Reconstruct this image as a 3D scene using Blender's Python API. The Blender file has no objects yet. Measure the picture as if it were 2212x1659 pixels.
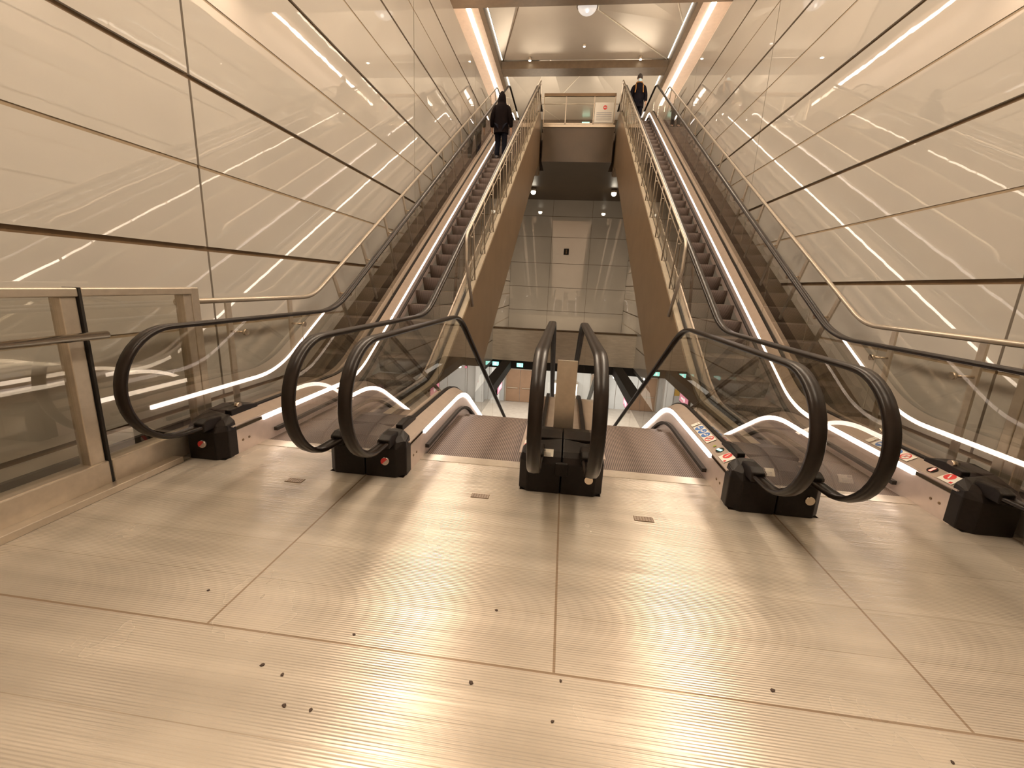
import bpy, bmesh, math, random
from mathutils import Vector, Matrix
from math import sin, cos, pi, radians, sqrt
random.seed(7)
sc = bpy.context.scene
COL = sc.collection
K = 0.9                      # drawing units to metres, applied to everything at the end
T30 = 0.577
# ------------------------------------------------------------------ camera
H = 1.62
CAMX = -0.065
yaw, pitch, roll = -0.11197, 0.22778, -0.04525
fpx = 924.6
def cam_axes():
    cy, sy, cp, sp, cr, sr = cos(yaw), sin(yaw), cos(pitch), sin(pitch), cos(roll), sin(roll)
    fwd = Vector((sy*cp, cy*cp, -sp)); right = Vector((cy, -sy, 0)); down = fwd.cross(right)
    return cr*right + sr*down, -sr*right + cr*down, fwd
r_, d_, f_ = cam_axes()
cam = bpy.data.objects.new('camera', bpy.data.cameras.new('camera'))
COL.objects.link(cam)
m = Matrix.Identity(4)
for i in range(3):
    m[i][0] = r_[i]; m[i][1] = -d_[i]; m[i][2] = -f_[i]
m.translation = Vector((CAMX, 0, H))
cam.matrix_world = m
cam.data.sensor_width = 36; cam.data.lens = fpx/2212*36
cam.data.clip_start = 0.05; cam.data.clip_end = 200
sc.camera = cam
# ------------------------------------------------------------------ view, world
sc.view_settings.view_transform = 'Standard'
sc.view_settings.look = 'None'
sc.view_settings.gamma = 1
sc.view_settings.use_curve_mapping = False
sc.view_settings.exposure = 0.0
w = bpy.data.worlds.new('world'); sc.world = w; w.use_nodes = True
w.node_tree.nodes['Background'].inputs[0].default_value = (1.0, .76, .5, 1)
w.node_tree.nodes['Background'].inputs[1].default_value = 0.12
try:
    sc.cycles.use_denoising = True
    sc.cycles.max_bounces = 9; sc.cycles.diffuse_bounces = 3; sc.cycles.glossy_bounces = 5
    sc.cycles.transparent_max_bounces = 24; sc.cycles.transmission_bounces = 6
    sc.cycles.caustics_reflective = False; sc.cycles.caustics_refractive = False
    sc.cycles.sample_clamp_indirect = 4
except Exception: pass
WARM = (1.0, .84, .655)
def area(name, loc, sx, sy, power, rot=(0, 0, 0), col=WARM):
    l = bpy.data.lights.new(name, 'AREA'); l.shape = 'RECTANGLE'; l.size = sx; l.size_y = sy
    l.energy = power; l.color = col
    o = bpy.data.objects.new(name, l); COL.objects.link(o); o.location = loc; o.rotation_euler = rot
    return o
# unseen fill lights added over the landing and the shaft; made-up frames follow below
FILL = [(x, y) for y in (0.0, 5.0, 10.0, 15.0) for x in (-4.45, 4.45)]
for x, y in FILL:
    area('landing_fill', (x, y, 11.55), 1.0, 3.6, 385)
for x in (-2.2, 2.2):                        # upper hall
    area('upper_light', (x, 20.8, 10.0), 2.0, 3.0, 30, (pi, 0, 0))
    area('upper_light', (x, 27.0, 10.0), 2.0, 4.0, 90, (pi, 0, 0))
    area('gallery_fill', (x*2.05, 22.5, 9.6), .6, 7.0, 16, (pi, 0, 0))  # fill added to brighten the soffit from below, no lamp fitting here
area('pit_fill', (0, 27.2, -2.4), 6, 3, 120, (pi, 0, 0), (1, .78, .56))  # fill added out of sight behind the concrete band to brighten the back wall
for x in (-6.0, -2.0, 2.0, 6.0):             # lower hall
    area('lower_light', (x, 26.5, -2.86), 1.6, 3.0, 150, (0, 0, 0), (1, .93, .84))
area('lower_light', (0, 20.5, -3.0), 3, 2, 90, (0, 0, 0), (1, .9, .75))

# ------------------------------------------------------------------ node helpers
class NT:
    def __init__(s, name):
        s.m = bpy.data.materials.new(name); s.m.use_nodes = True
        s.n = s.m.node_tree.nodes; s.l = s.m.node_tree.links
        s.b = s.n['Principled BSDF']; s.out = s.n['Material Output']
    def new(s, t, **k):
        x = s.n.new(t)
        for a, b in k.items(): setattr(x, a, b)
        return x
    def put(s, sock, v):
        if hasattr(v, 'is_linked') or isinstance(v, bpy.types.NodeSocket): s.l.new(v, sock)
        else: sock.default_value = v
    def math(s, op, a, b=0.0, c=0.0):
        x = s.new('ShaderNodeMath', operation=op)
        s.put(x.inputs[0], a); s.put(x.inputs[1], b)
        if op in ('MULTIPLY_ADD', 'COMPARE'): s.put(x.inputs[2], c)
        return x.outputs[0]
    def coord(s):
        t = s.new('ShaderNodeTexCoord'); v = s.new('ShaderNodeVectorMath', operation='SCALE')
        s.l.new(t.outputs['Object'], v.inputs[0]); v.inputs['Scale'].default_value = 1/K
        return v.outputs[0]
    def sep(s, c):
        x = s.new('ShaderNodeSeparateXYZ'); s.l.new(c, x.inputs[0]); return x.outputs
    def scale(s, c, v):
        x = s.new('ShaderNodeVectorMath', operation='MULTIPLY'); s.l.new(c, x.inputs[0]); x.inputs[1].default_value = v
        return x.outputs[0]
    def noise(s, c, sc_, det=3, rough=.5):
        x = s.new('ShaderNodeTexNoise'); s.l.new(c, x.inputs['Vector']); x.inputs['Scale'].default_value = sc_
        x.inputs['Detail'].default_value = det; x.inputs['Roughness'].default_value = rough
        return x.outputs[0]
    def ramp(s, f, a, b, ca, cb):
        x = s.new('ShaderNodeValToRGB'); s.put(x.inputs[0], f)
        x.color_ramp.elements[0].position = a; x.color_ramp.elements[1].position = b
        x.color_ramp.elements[0].color = (*ca, 1); x.color_ramp.elements[1].color = (*cb, 1)
        return x.outputs[0]
    def mix(s, f, a, b):
        x = s.new('ShaderNodeMix', data_type='RGBA'); s.put(x.inputs[0], f)
        for i, v in ((6, a), (7, b)):
            if isinstance(v, tuple): x.inputs[i].default_value = (*v[:3], 1)
            else: s.l.new(v, x.inputs[i])
        return x.outputs[2]
    def bump(s, h, strength, dist=.01):
        x = s.new('ShaderNodeBump'); s.l.new(h, x.inputs['Height']); x.inputs['Strength'].default_value = strength
        x.inputs['Distance'].default_value = dist
        s.l.new(x.outputs[0], s.b.inputs['Normal']); return x.outputs[0]
    def set(s, **k):
        names = dict(col='Base Color', rough='Roughness', metal='Metallic', coat='Coat Weight', crough='Coat Roughness', spec='Specular IOR Level', emit='Emission Color', es='Emission Strength')
        for a, v in k.items():
            if isinstance(v, tuple) and len(v) == 3: v = (*v, 1)
            s.put(s.b.inputs[names[a]], v)
        return s
def plain(name, col, rough=.5, metal=0.0, var=.12, nscale=6.0, bump=0.0, bscale=60, **k):
    t = NT(name); c = t.coord(); n = t.noise(c, nscale, 4)
    lo = tuple(max(0, v*(1-var)) for v in col); hi = tuple(min(1, v*(1+var)) for v in col)
    t.set(col=t.ramp(n, .3, .7, lo, hi), rough=rough, metal=metal, **k)
    if bump: t.bump(t.noise(c, bscale, 3), bump, .003)
    return t.m
def emis(name, col, st, base=(.8, .8, .8)):
    t = NT(name); t.set(col=base, emit=col, es=st, rough=.4); return t.m

M = {}
M['steel'] = plain('stainless_steel', (.58, .51, .42), .34, .7, .06, 20)
M['rail'] = plain('satin_rail_steel', (.44, .385, .32), .36, .55, .06, 20)
M['steel_bright'] = plain('polished_steel', (.74, .66, .56), .16, 1.0, .05, 20)
M['skirt'] = plain('skirt_metal', (.60, .50, .44), .36, .55, .05, 12)
M['deck'] = plain('deck_metal', (.36, .29, .24), .5, .3, .05, 12)
M['white_stringer'] = plain('outer_deck_metal', (.40, .34, .26), .5, .15, .08, 8)
M['rubber'] = plain('handrail_rubber', (.009, .005, .003), .32, 0, .2, 30, spec=.28)
M['plastic'] = plain('black_plastic', (.010, .007, .006), .42, 0, .2, 40, bump=.15, bscale=300, spec=.2)
M['black'] = plain('matt_black', (.012, .009, .007), .7, 0, .1)
M['post'] = plain('railing_post_steel', (.24, .19, .14), .4, .4, .05, 20)
M['cover'] = plain('dark_cover_strip', (.105, .078, .052), .5, .1, .1, 5)
M['brush'] = plain('brush_bristles', (.02, .014, .01), .8, 0, .3, 200)
M['clad'] = plain('truss_cladding', (.19, .125, .07), .40, .25, .10, 2.2)
M['brownpanel'] = plain('brown_soffit', (.060, .038, .019), .45, .0, .1, 1.5)
M['soffit'] = plain('pale_soffit', (.84, .72, .62), .5, 0, .05)
M['beam'] = plain('beam_brown', (.16, .12, .08), .5, .1, .1)
M['ceil'] = plain('ceiling_panel', (.74, .68, .58), .45, .1, .05, 1.0)
M['ceil_fold'] = plain('folded_ceiling', (.66, .59, .50), .30, .35, .06, .6)
M['white'] = plain('white_panel', (.72, .73, .72), .5, 0, .04, 2)
M['door'] = plain('brown_door', (.33, .20, .12), .5, 0, .08, 2)
M['led'] = emis('led_strip', (1.0, .84, .74), 9)
M['led2'] = emis('soffit_led', (1.0, .86, .72), 8.0)
M['cove'] = emis('cove_led', (1.0, .90, .74), 3.0)
M['fold'] = plain('lit_fold_profile', (.9, .84, .72), .5)  # pale albedo stands in for light on the fold edges
M['lampglow'] = emis('lamp_glow', (1.0, .88, .68), 22)
M['fillglow'] = emis('fill_light_glow', (1.0, .82, .6), 3)
M['green'] = emis('green_light', (.15, .95, .72), 2.5)
M['greensign'] = emis('exit_green', (.30, .95, .80), 1.6)
M['red'] = emis('red_light', (.95, .03, .02), 1.8)
M['pink'] = emis('pink_screen', (.95, .17, .33), 1.1)
M['whitelit'] = emis('lit_white', (1, .95, .9), 1.6)
M['yellowgreen'] = plain('dull_green_dot', (.35, .38, .05), .4)
M['sticker'] = plain('sticker_white', (.78, .74, .66), .5, 0, .03)
M['blue'] = plain('sticker_blue', (.05, .16, .45), .5, 0, .03)
M['redp'] = plain('sticker_red', (.62, .04, .04), .5, 0, .03)
M['redposter'] = plain('red_poster', (.45, .05, .04), .5)
M['yellowposter'] = plain('yellow_poster', (.75, .45, .06), .5)
M['greyprint'] = plain('grey_print', (.35, .36, .38), .6)
M['coat'] = plain('black_coat', (.005, .003, .003), .9, 0, .3, 20, spec=.05)
M['coat2'] = plain('navy_coat', (.008, .007, .010), .9, 0, .3, 20, spec=.05)
M['trouser'] = plain('dark_trousers', (.006, .006, .009), .9, 0, .3, 20, spec=.05)
M['skin'] = plain('skin', (.45, .26, .17), .5)
M['mask'] = plain('pale_blue_mask', (.45, .66, .78), .7)
M['strap'] = plain('ochre_strap', (.24, .11, .02), .6)
M['hair'] = plain('dark_hair', (.02, .013, .01), .7)
M['shoe'] = plain('dark_shoe', (.015, .012, .012), .5)
M['bin'] = plain('dark_gadget', (.03, .03, .03), .4)
M['crumb'] = plain('dark_crumb', (.05, .03, .02), .8)
M['globe'] = emis('globe_glass', (.75, .72, .70), .55, (.7, .7, .7))

# wall panels: glossy lacquer with a slightly wavy surface
def wallmat(name, col):
    t = NT(name); c = t.coord()
    t.set(col=t.ramp(t.noise(c, .7, 3), .3, .7, tuple(v*.96 for v in col), tuple(v*1.04 for v in col)),
          rough=.5, coat=1.0, crough=.008, spec=.4)
    t.b.inputs['Coat IOR'].default_value = 2.15
    x = t.new('ShaderNodeBump'); t.l.new(t.noise(c, 2.2, 2), x.inputs['Height'])
    x.inputs['Strength'].default_value = .03; x.inputs['Distance'].default_value = .02
    t.l.new(x.outputs[0], t.b.inputs['Coat Normal'])
    return t.m
M['wall'] = wallmat('wall_panel_lacquer', (.60, .565, .51))
M['joint_light'] = plain('pale_joint_profile', (.34, .26, .17), .5, .1)
M['joint'] = plain('joint_profile', (.16, .10, .05), .5, .2)
# glass: clear sheet that mirrors more at a grazing view
def glassmat(name, tint, boost=1.0):
    t = NT(name); t.n.remove(t.b)
    mx = None
    tr = t.new('ShaderNodeBsdfTransparent'); tr.inputs[0].default_value = (*tint, 1)
    gl = t.new('ShaderNodeBsdfGlossy'); gl.inputs['Roughness'].default_value = .0; gl.inputs[0].default_value = (boost, boost*.98, boost*.95, 1)
    fr = t.new('ShaderNodeFresnel'); fr.inputs[0].default_value = 1.75
    ge = t.new('ShaderNodeNewGeometry')
    mx = t.new('ShaderNodeMixShader')
    two = t.math('DIVIDE', t.math('MULTIPLY', fr.outputs[0], 2.0), t.math('ADD', fr.outputs[0], 1.0))      # both faces of the sheet
    t.l.new(t.math('MULTIPLY', two, t.math('SUBTRACT', 1.0, ge.outputs['Backfacing'])), mx.inputs[0])
    t.l.new(tr.outputs[0], mx.inputs[1]); t.l.new(gl.outputs[0], mx.inputs[2]); t.l.new(mx.outputs[0], t.out.inputs[0])
    return t.m
M['glass'] = glassmat('clear_glass', (.88, .87, .84))
# metal floor: ribbed plates, ribs run across (x)
def floormat():
    t = NT('ribbed_metal_floor'); c = t.coord(); X, Y, Z = t.sep(c)
    def line(v, at, half):
        return t.math('LESS_THAN', t.math('ABSOLUTE', t.math('SUBTRACT', v, at)), half)
    far = t.math('GREATER_THAN', Y, 1.53)
    xs = None
    for a in (-3.264, -1.632, 0.0, 1.632, 3.264):
        l = line(X, a, .006); xs = l if xs is None else t.math('MAXIMUM', xs, l)
    seam = t.math('MAXIMUM', t.math('MULTIPLY', xs, far), line(Y, 1.53, .006))
    seam = t.math('MAXIMUM', seam, line(Y, -1.2, .006))
    fine = None
    for a in (3.03, 2.62, 2.2, 1.87, 1.1, .7, .3):
        l = line(Y, a, .0022); fine = l if fine is None else t.math('MAXIMUM', fine, l)
    plank = t.noise(t.scale(c, (.25, 7, 1)), 1.0, 2)
    blot = t.noise(t.scale(c, (1.2, .8, 1)), 1.3, 4)
    col = t.ramp(t.math('MULTIPLY_ADD', plank, .5, t.math('MULTIPLY', blot, .5)), .36, .66, (.39, .34, .28), (.54, .475, .395))
    col = t.mix(t.math('MULTIPLY', fine, .45), col, (.22, .16, .1))
    col = t.mix(seam, col, (.26, .19, .13))
    t.set(col=col, metal=.34, rough=t.ramp(blot, .3, .7, (.20,)*3, (.29,)*3))
    rib = t.math('SINE', t.math('MULTIPLY', Y, 2*pi/.0125))
    grain = t.noise(t.scale(c, (1.5, 160, 1)), 1.0, 2)
    h = t.math('MULTIPLY_ADD', rib, .35, grain)
    h = t.math('SUBTRACT', h, t.math('MULTIPLY', seam, 2.0))
    t.bump(h, .5, .0025)
    return t.m
M['floor'] = floormat()
def treadmat():
    t = NT('grooved_step_metal'); c = t.coord(); X, Y, Z = t.sep(c)
    g = t.math('SINE', t.math('MULTIPLY', X, 2*pi/.018))
    t.set(col=t.ramp(g, -.2, .6, (.05, .034, .026), (.23, .17, .135)), rough=.55, metal=.1)
    return t.m
M['tread'] = treadmat()
def concretemat():
    t = NT('board_marked_concrete'); c = t.coord()
    n = t.noise(t.scale(c, (1, 1, 6)), 2.0, 6, .6)
    t.set(col=t.ramp(n, .3, .7, (.66, .58, .46), (.84, .75, .62)), rough=.75); t.bump(n, .3, .01)
    return t.m
M['concrete'] = concretemat()
M['lowfloor'] = plain('pale_stone_floor', (.50, .44, .37), .25, 0, .08, 3)

# ------------------------------------------------------------------ mesh helpers
def link(name, bm, mats, parent=None, smooth=False, bevel=0, loc=None):
    bmesh.ops.recalc_face_normals(bm, faces=bm.faces)
    me = bpy.data.meshes.new(name); bm.to_mesh(me); bm.free()
    if not isinstance(mats, (list, tuple)): mats = [mats]
    for x in mats: me.materials.append(x)
    if smooth:
        for p in me.polygons: p.use_smooth = True
    o = bpy.data.objects.new(name, me); COL.objects.link(o)
    if parent: o.parent = parent
    if loc: o.location = loc
    if bevel:
        b = o.modifiers.new('bevel', 'BEVEL'); b.width = bevel; b.segments = 2; b.limit_method = 'ANGLE'
    return o
def box(bm, x0, x1, y0, y1, z0, z1, mi=0):
    v = [bm.verts.new((x, y, z)) for x in (x0, x1) for y in (y0, y1) for z in (z0, z1)]
    for f in ((0, 1, 3, 2), (4, 6, 7, 5), (0, 4, 5, 1), (2, 3, 7, 6), (0, 2, 6, 4), (1, 5, 7, 3)):
        F = bm.faces.new([v[i] for i in f]); F.material_index = mi
    return bm
def B(*a, **k): return box(bmesh.new(), *a, **k)
def prism(bm, pts, x0, x1, mi=0):
    """pts in the (Y, Z) plane, extruded along x"""
    a = [bm.verts.new((x0, p[0], p[1])) for p in pts]; b = [bm.verts.new((x1, p[0], p[1])) for p in pts]
    n = len(pts)
    fs = [bm.faces.new(a), bm.faces.new(list(reversed(b)))]
    for i in range(n): fs.append(bm.faces.new((a[i], a[(i+1) % n], b[(i+1) % n], b[i])))
    for f in fs: f.material_index = mi
    return bm
def tube(bm, pts, r, seg=10, mi=0, cap=True):
    rings = []
    n = len(pts); P = [Vector(p) for p in pts]
    up = Vector((0, 0, 1))
    prev = None
    for i, p in enumerate(P):
        t = (P[min(i+1, n-1)] - P[max(i-1, 0)]).normalized()
        if prev is None:
            a = t.cross(up)
            if a.length < .1: a = t.cross(Vector((1, 0, 0)))
            a.normalize()
        else:
            a = (prev - t*prev.dot(t)).normalized()
        prev = a; b = t.cross(a)
        rr = r[i] if isinstance(r, (list, tuple)) else r
        rings.append([bm.verts.new(p + a*rr*cos(2*pi*k/seg) + b*rr*sin(2*pi*k/seg)) for k in range(seg)])
    for i in range(n-1):
        for k in range(seg):
            f = bm.faces.new((rings[i][k], rings[i][(k+1) % seg], rings[i+1][(k+1) % seg], rings[i+1][k])); f.material_index = mi; f.smooth = True
    if cap:
        bm.faces.new(rings[0]).material_index = mi; bm.faces.new(list(reversed(rings[-1]))).material_index = mi
    return bm
def disc(bm, c, axis, r, th, seg=20, mi=0):
    c = Vector(c); a = Vector(axis).normalized()
    return tube(bm, [c - a*th/2, c + a*th/2], r, seg, mi)
def fillet(pts, r, n=8):
    out = [pts[0]]
    for i in range(1, len(pts)-1):
        p0, p, p1 = Vector(pts[i-1]), Vector(pts[i]), Vector(pts[i+1])
        a = (p0-p); b = (p1-p); la, lb = a.length, b.length; a.normalize(); b.normalize()
        ang = a.angle(b); 
        if ang > 3.13: out.append(tuple(p)); continue
        d = min(r/math.tan(ang/2), la*.48, lb*.48)
        s, e = p + a*d, p + b*d
        for k in range(n+1):
            u = k/n; out.append(tuple(s*(1-u)**2 + p*2*u*(1-u) + e*u*u))
    out.append(pts[-1]); return out
def offs(pts, d):
    """polyline in (Y, Z) moved by d to its left side (upwards when running along +Y)"""
    out = []
    for i, p in enumerate(pts):
        ns = []
        for a, b in ((i-1, i), (i, i+1)):
            if a < 0 or b >= len(pts): continue
            t = Vector((pts[b][0]-pts[a][0], pts[b][1]-pts[a][1])).normalized(); ns.append(Vector((-t.y, t.x)))
        n = sum(ns, Vector((0, 0))); n.normalize(); k = d/max(.3, n.dot(ns[0]))
        out.append((p[0]+n.x*k, p[1]+n.y*k))
    return out
def band(bm, lo, hi, x0, x1, mi=0, x0b=None, x1b=None):
    """solid between two (Y,Z) polylines of the same length; upper side may sit at other x"""
    x0b = x0 if x0b is None else x0b; x1b = x1 if x1b is None else x1b
    R = [[bm.verts.new((x0, *l)), bm.verts.new((x1, *l)), bm.verts.new((x1b, *h)), bm.verts.new((x0b, *h))] for l, h in zip(lo, hi)]
    fs = []
    for i in range(len(R)-1):
        for k in range(4):
            fs.append(bm.faces.new((R[i][k], R[i][(k+1) % 4], R[i+1][(k+1) % 4], R[i+1][k])))
    fs += [bm.faces.new(R[0]), bm.faces.new(list(reversed(R[-1])))]
    for f in fs: f.material_index = mi
    return bm
def sweep(bm, path, sec, xc, mi=0, close=True):
    """section points (x, d) swept along a (Y,Z) path; d is measured along the path's left normal"""
    n = len(path); R = []
    for i, p in enumerate(path):
        a, b = path[max(i-1, 0)], path[min(i+1, n-1)]
        t = Vector((b[0]-a[0], b[1]-a[1])).normalized(); nn = Vector((-t.y, t.x))
        R.append([bm.verts.new((xc+s[0], p[0]+nn.x*s[1], p[1]+nn.y*s[1])) for s in sec])
    m_ = len(sec)
    for i in range(n-1):
        for k in range(m_):
            f = bm.faces.new((R[i][k], R[i][(k+1) % m_], R[i+1][(k+1) % m_], R[i+1][k])); f.material_index = mi; f.smooth = True
    bm.faces.new(R[0]); bm.faces.new(list(reversed(R[-1])))
    return bm
def clip(path, y0, y1):
    out = []
    def at(a, b, y): u = (y-a[0])/(b[0]-a[0]); return (y, a[1]+(b[1]-a[1])*u)
    for a, b in zip(path, path[1:]):
        if b[0] <= a[0] + 1e-9: continue
        if b[0] < y0 or a[0] > y1: continue
        s = a if a[0] >= y0 else at(a, b, y0); e = b if b[0] <= y1 else at(a, b, y1)
        if not out: out.append(s)
        out.append(e)
    return out
def zat(path, y):
    for a, b in zip(path, path[1:]):
        if a[0] <= y <= b[0] and b[0] > a[0]: return a[1]+(b[1]-a[1])*(y-a[0])/(b[0]-a[0])
    return path[-1][1] if y > path[-1][0] else path[0][1]
def thing(name, label, cat, loc=(0, 0, 0), group=None):
    o = bpy.data.objects.new(name, None); COL.objects.link(o); o.location = loc
    o.empty_display_size = .2
    o['label'] = label; o['category'] = cat
    if group: o['group'] = group
    return o
def tag(o, label, cat, group=None, kind=None):
    o['label'] = label; o['category'] = cat
    if group: o['group'] = group
    if kind: o['kind'] = kind
    return o
def struct(name, bm, mats, label=None, cat=None, **k):
    o = link(name, bm, mats, **k); o['kind'] = 'structure'
    if label: o['label'] = label
    if cat: o['category'] = cat
    return o
def quadmesh(bm, pts, mi=0):
    f = bm.faces.new([bm.verts.new(p) for p in pts]); f.material_index = mi; return f

# ------------------------------------------------------------------ the shell
W = 3.95
ZTOP = 9.5
YB = 30.5
def side_wall(name, s, label):
    bm = bmesh.new()
    x_face = s*W; x_in = s*(W+.03); x_back = s*(W+.25)
    box(bm, min(x_in, x_back), max(x_in, x_back), -6.5, YB+.2, -2.6, ZTOP, 1)       # dark backing that shows in the joints
    ys = [-6.5, -2.3, 4.42, 11.05, 17.75, 24.45, YB+.1]
    zt = [-2.6, -1.45, .2, 1.85, 3.5, 5.15, 6.8, 8.45, ZTOP]
    for i in range(len(ys)-1):
        for j in range(len(zt)-1):
            z0, z1 = zt[j], zt[j+1]; mid = (z0+z1)/2
            parts = [(z0+.026, mid-.016), (mid+.016, z1-.026)] if z1-z0 > 1.2 else [(z0+.028, z1-.028)]
            if len(parts) == 2: box(bm, min(x_face+s*.008, x_in), max(x_face+s*.008, x_in), ys[i]+.014, ys[i+1]-.014, mid-.017, mid+.017, 2)
            for a, b in parts:
                if j == 0: a = z0
                if b >= ZTOP-.03: b = ZTOP
                ty = random.uniform(-.0015, .0015); tz = random.uniform(-.0015, .0015)
                y0, y1 = ys[i]+.014, ys[i+1]-.014
                v = []
                for (yy, zz) in ((y0, a), (y1, a), (y1, b), (y0, b)):
                    v.append((x_face + ty*(yy-(y0+y1)/2)*.5 + tz*(zz-(a+b)/2), yy, zz))
                vs = [bm.verts.new(p) for p in v] + [bm.verts.new((x_in, p[1], p[2])) for p in v]
                for f in ((0, 1, 2, 3), (7, 6, 5, 4), (0, 4, 5, 1), (1, 5, 6, 2), (2, 6, 7, 3), (3, 7, 4, 0)):
                    bm.faces.new([vs[q] for q in f]).material_index = 0
    return struct(name, bm, [M['wall'], M['joint'], M['joint_light']], label, 'wall')
side_wall('wall_left', -1, 'glossy beige panelled wall left of the escalators')
side_wall('wall_right', 1, 'glossy beige panelled wall right of the escalators')
# back wall of the shaft, same panels
bm = bmesh.new(); box(bm, -W, W, YB+.03, YB+.25, -3.4, 7.25, 1)
xs = [-W, -1.25, 1.35, W]; zs = [-3.4, -1.4, -.05, 1.56, 3.16, 4.87, 6.19, 7.25]
for i in range(len(xs)-1):
    for j in range(len(zs)-1):
        box(bm, xs[i]+.008, xs[i+1]-.008, YB, YB+.03, zs[j]+.012, zs[j+1]-.012, 0)
struct('wall_back', bm, [M['wall'], M['joint']], 'glossy panelled wall at the far end of the shaft', 'wall')
struct('wall_front', B(-5.2, 5.2, -6.7, -6.5, -.3, 11.8), M['soffit'], 'plain wall behind the landing', 'wall')
# gallery walls above the shaft walls, set back
for s, n in ((-1, 'wall_upper_left'), (1, 'wall_upper_right')):
    bm = bmesh.new(); box(bm, min(s*5.05, s*5.2), max(s*5.05, s*5.2), -6.5, YB+1, ZTOP-.3, 12.5); box(bm, min(s*(W+.25), s*5.05), max(s*(W+.25), s*5.05), -6.5, YB, ZTOP-.3, ZTOP-.1)
    struct(n, bm, M['soffit'], 'pale set-back wall above the panelled wall', 'wall')
# floor of the landing
struct('floor', B(-W, W, -6.5, 3.2, -.35, 0), M['floor'], 'ribbed metal landing floor with plate seams', 'floor')
bm = bmesh.new()
for c in (-2.448, -.816, .816, 2.448): box(bm, c-.49, c+.49, 3.2, 3.6, -.35, 0)
struct('floor_comb_edge', bm, M['floor'], 'metal floor plates leading to the comb teeth', 'floor')
bm = bmesh.new()
for s in (-1, 1):
    box(bm, min(s*3.62, s*W), max(s*3.62, s*W), 3.2, 5.0, -.35, -.0)
    lo = [(5.0, -.35), (5.7, -.35), (20.8, 8.35), (21.5, 8.35)]; hi = [(5.0, 0), (5.6, 0), (20.8, 8.72), (21.5, 8.72)]
    band(bm, lo, hi, min(s*3.62, s*(W-.005)), max(s*3.62, s*(W-.005)))
struct('trim_1', bm, M['cover'], 'dark cover strips between outer escalators and walls', 'trim')
# ceiling over landing and shaft, out of frame except its edge beam
bm = bmesh.new(); box(bm, -5.05, 5.05, -6.5, 17.6, 11.72, 11.9)
struct('ceiling', bm, M['ceil'], 'plain ceiling over the landing', 'ceiling')
struct('trim_2', B(-5.05, 5.05, 17.5, 18.4, 11.62, 12.4), M['beam'], 'brown cross beam at the top edge of the photo', 'beam')
struct('trim_3', B(-W, W, 23.2, 24.0, 11.70, 12.02), M['beam'], 'brown cross beam above the upper landing', 'beam')
for i, s in enumerate((-1, 1)):
    bm = bmesh.new(); box(bm, min(s*3.95, s*5.05), max(s*3.95, s*5.05), 18.4, YB, 11.72, 12.3)
    bm2 = B(min(s*3.88, s*4.06), max(s*3.88, s*4.06), 18.4, YB, 11.66, 12.3)
    struct('trim_%d' % (4+i*2), bm, M['soffit'], 'pale soffit along the %s side of the ceiling opening' % ('left', 'right')[i], 'soffit')
    struct('trim_%d' % (5+i*2), bm2, M['beam'], 'brown edge profile of the %s soffit' % ('left', 'right')[i], 'trim')
    o = link('ceiling_light_strip', B(min(s*4.38, s*4.54), max(s*4.38, s*4.54), 18.5, 27.5, 11.695, 11.73), M['led2'])
    tag(o, 'wide white light strip in the %s soffit above the escalators' % ('left', 'right')[i], 'light strip')
    o = link('cove_light', B(min(s*3.82, s*3.86), max(s*3.82, s*3.86), 18.5, 23.1, 12.02, 12.06), M['cove'])
    tag(o, 'thin cove light line beside the folded ceiling on the %s' % ('left', 'right')[i], 'light strip')
    o = link('cove_light', B(min(s*3.80, s*3.86), max(s*3.80, s*3.86), 24.1, YB-.3, 12.02, 12.06), M['cove'])
    tag(o, 'thin cove light line beyond the far cross beam on the %s' % ('left', 'right')[i], 'light strip')
# folded metal ceiling, two bays
bm = bmesh.new()
A, Bp, C_, D = (-3.8, 23.2, 12.05), (3.8, 23.2, 12.05), (.45, 20.2, 12.45), (-2.5, 19.2, 12.55)
NL, NR = (-3.8, 18.4, 12.05), (3.8, 18.4, 12.05)
E1, E2 = (-2.3, 18.4, 12.7), (.3, 18.4, 12.75); F1 = (2.9, 18.4, 12.35); Q1 = (3.8, 20.4, 12.05)
for f in ((A, Bp, C_, D), (A, D, E1, NL), (D, C_, E2, E1), (C_, Bp, Q1, E2), (Q1, F1, E2), (Q1, NR, F1)):
    quadmesh(bm, f)
for a, b in ((Bp, C_), (C_, E2), (Q1, F1)):        # gap profiles on the folds, their lit brightness put into the pale colour
    tube(bm, [Vector(a)-Vector((0, 0, .02)), Vector(b)-Vector((0, 0, .01))], .024, 5, 1)
tube(bm, [Vector(A)-Vector((0, 0, .02)), Vector(D)-Vector((0, 0, .02)), Vector(E1)-Vector((0, 0, .02))], .02, 5, 2)
G = [(-3.8, 24.0, 12.05), (3.8, 24.0, 12.05), (3.8, YB, 12.0), (-3.8, YB, 12.0)]
g1, g2, g3, g4 = (-2.9, 28.2, 12.3), (.4, 25.2, 12.75), (-1.1, 27.4, 12.2), (2.9, 24.0, 12.6)
for f in ((G[0], (-1.6, 24.0, 12.5), g1), (G[0], g1, G[3]), ((-1.6, 24.0, 12.5), g2, g3, g1), (g1, g3, (-1.2, YB, 12.0), G[3]), (g3, g2, (2.6, YB, 12.0), (-1.2, YB, 12.0)), ((-1.6, 24.0, 12.5), (.9, 24, 12.7), g2), ((.9, 24, 12.7), g4, g2), (g2, g4, G[2], (2.6, YB, 12)), (g4, G[1], G[2])):
    quadmesh(bm, f)
for a, b in ((g1, (-1.6, 24.0, 12.5)), (g1, (-1.2, YB, 12.0)), (g3, g2), (g3, g1)):
    tube(bm, [Vector(a)-Vector((0, 0, .03)), Vector(b)-Vector((0, 0, .02))], .016, 5, 1)
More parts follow.
